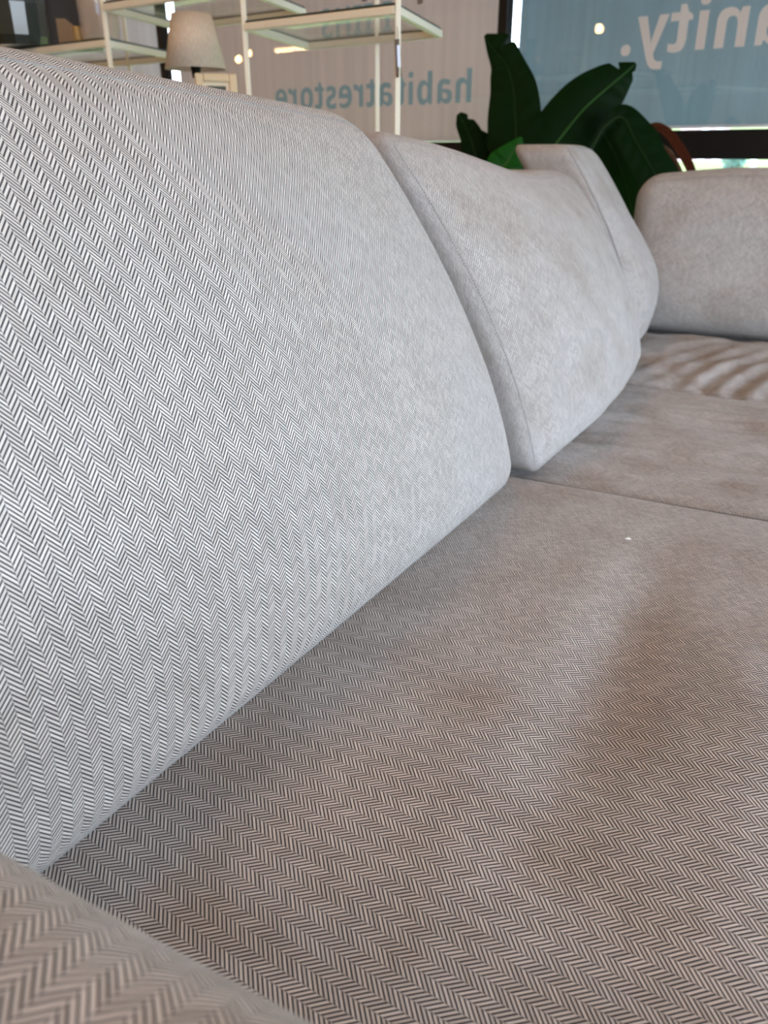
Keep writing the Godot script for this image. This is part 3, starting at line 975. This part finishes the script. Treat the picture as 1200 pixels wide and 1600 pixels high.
func build_ceiling_lamps() -> void:
	var glow := mat(Color(1, 0.95, 0.88), 0.6)
	glow.emission_enabled = true
	glow.emission = Color(1.0, 0.90, 0.78)
	glow.emission_energy_multiplier = 2.5
	# light panels set in the ceiling
	var spots := [Vector2(-5.0, 1.2), Vector2(-1.5, 1.2), Vector2(1.6, 1.2), Vector2(-5.0, -2.2), Vector2(-1.5, -2.2), Vector2(1.6, -2.2)]
	var where := ["far left in the front row", "above the sofa", "right in the front row", "far left in the back row", "middle of the back row", "right in the back row"]
	for i in spots.size():
		var p := Wp(spots[i].x, spots[i].y, 3.0)
		var t := thing("ceiling_light", "square warm ceiling light panel, " + where[i], "ceiling light", p, "ceiling light panels")
		t.basis = Basis(we, Vector3.UP, -wn)
		for s in [-1, 1]:
			part("frame", boxs(0.64, 0.03, 0.02, 0.003), M.plaster, t, Vector3(0, -0.015, s * 0.31))
			part("frame", boxs(0.02, 0.03, 0.60, 0.003), M.plaster, t, Vector3(s * 0.31, -0.015, 0))
		part("diffuser", boxs(0.60, 0.008, 0.60), glow, t, Vector3(0, -0.016, 0))
		var a := AreaLight3D.new()
		a.name = "panel_light"
		a.area_size = Vector2(0.58, 0.58)
		a.light_color = Color(1.0, 0.76, 0.55)
		a.light_energy = 1.3
		a.shadow_enabled = true
		a.position = Vector3(0, -0.026, 0)
		a.rotation_degrees = Vector3(-90, 0, 0)
		t.add_child(a)
	var tp := Wp(-8.01, -1.03, 2.15)
	var tl := thing("tube_light", "slim warm tube light hanging on two black cords down the shop", "lamp", tp)
	tl.basis = Basis(we, Vector3.UP, -wn)
	var warm := mat(Color(1, 0.93, 0.82), 0.5)
	warm.emission_enabled = true
	warm.emission = Color(1.0, 0.84, 0.62)
	warm.emission_energy_multiplier = 18.0
	part("housing", boxs(0.86, 0.03, 0.06, 0.004), M.plaster, tl, Vector3(0, 0.045, 0))
	part("tube", boxs(0.80, 0.03, 0.03, 0.008), warm, tl, Vector3(0, 0.012, 0))
	for sx in [-1, 1]:
		part("cord", tube([Vector3(sx * 0.35, 0.06, 0), Vector3(sx * 0.35, 0.85, 0)], 0.003, 6), M.black_metal, tl)
	var ta := AreaLight3D.new()
	ta.name = "tube_area_light"
	ta.area_size = Vector2(0.8, 0.03)
	ta.light_color = Color(1.0, 0.84, 0.62)
	ta.light_energy = 0.5
	ta.shadow_enabled = true
	ta.position = Vector3(0, -0.01, 0)
	ta.rotation_degrees = Vector3(-90, 0, 0)
	tl.add_child(ta)
	# hanging bulbs far down the shop; the window glass mirrors them
	var hang := [[Vector3(-8.77, 0, -0.89), "right of the far pair"], [Vector3(-9.45, 0, -1.34), "left of the far pair"], [Vector3(-4.19, 0, -1.64), "alone nearer the sofa"]]
	var bulb := mat(Color(1, 0.9, 0.75), 0.4)
	bulb.emission_enabled = true
	bulb.emission = Color(1.0, 0.80, 0.55)
	bulb.emission_energy_multiplier = 40.0
	for h in hang:
		var p := Wp(h[0].x, h[0].z, 2.15)
		var t := thing("pendant_lamp", "bare warm bulb hanging on a black cord, " + h[1], "lamp", p, "hanging bulbs down the shop")
		part("cord", tube([Vector3(0, 0.06, 0), Vector3(0, 0.85, 0)], 0.004, 6), M.black_metal, t)
		part("socket", lathe([Vector2(0, 0.03), Vector2(0.02, 0.03), Vector2(0.022, 0.05), Vector2(0.018, 0.08), Vector2(0, 0.085)], 16), M.black_metal, t)
		part("bulb", lathe([Vector2(0, -0.05), Vector2(0.03, -0.04), Vector2(0.045, -0.01), Vector2(0.04, 0.015), Vector2(0.02, 0.035), Vector2(0, 0.036)], 20), bulb, t)
		var l := OmniLight3D.new()
		l.name = "bulb_light"
		l.light_color = Color(1.0, 0.80, 0.55)
		l.light_energy = 0.6
		l.light_size = 0.04
		l.omni_range = 20.0
		l.omni_attenuation = 2.0
		l.shadow_enabled = true
		t.add_child(l)
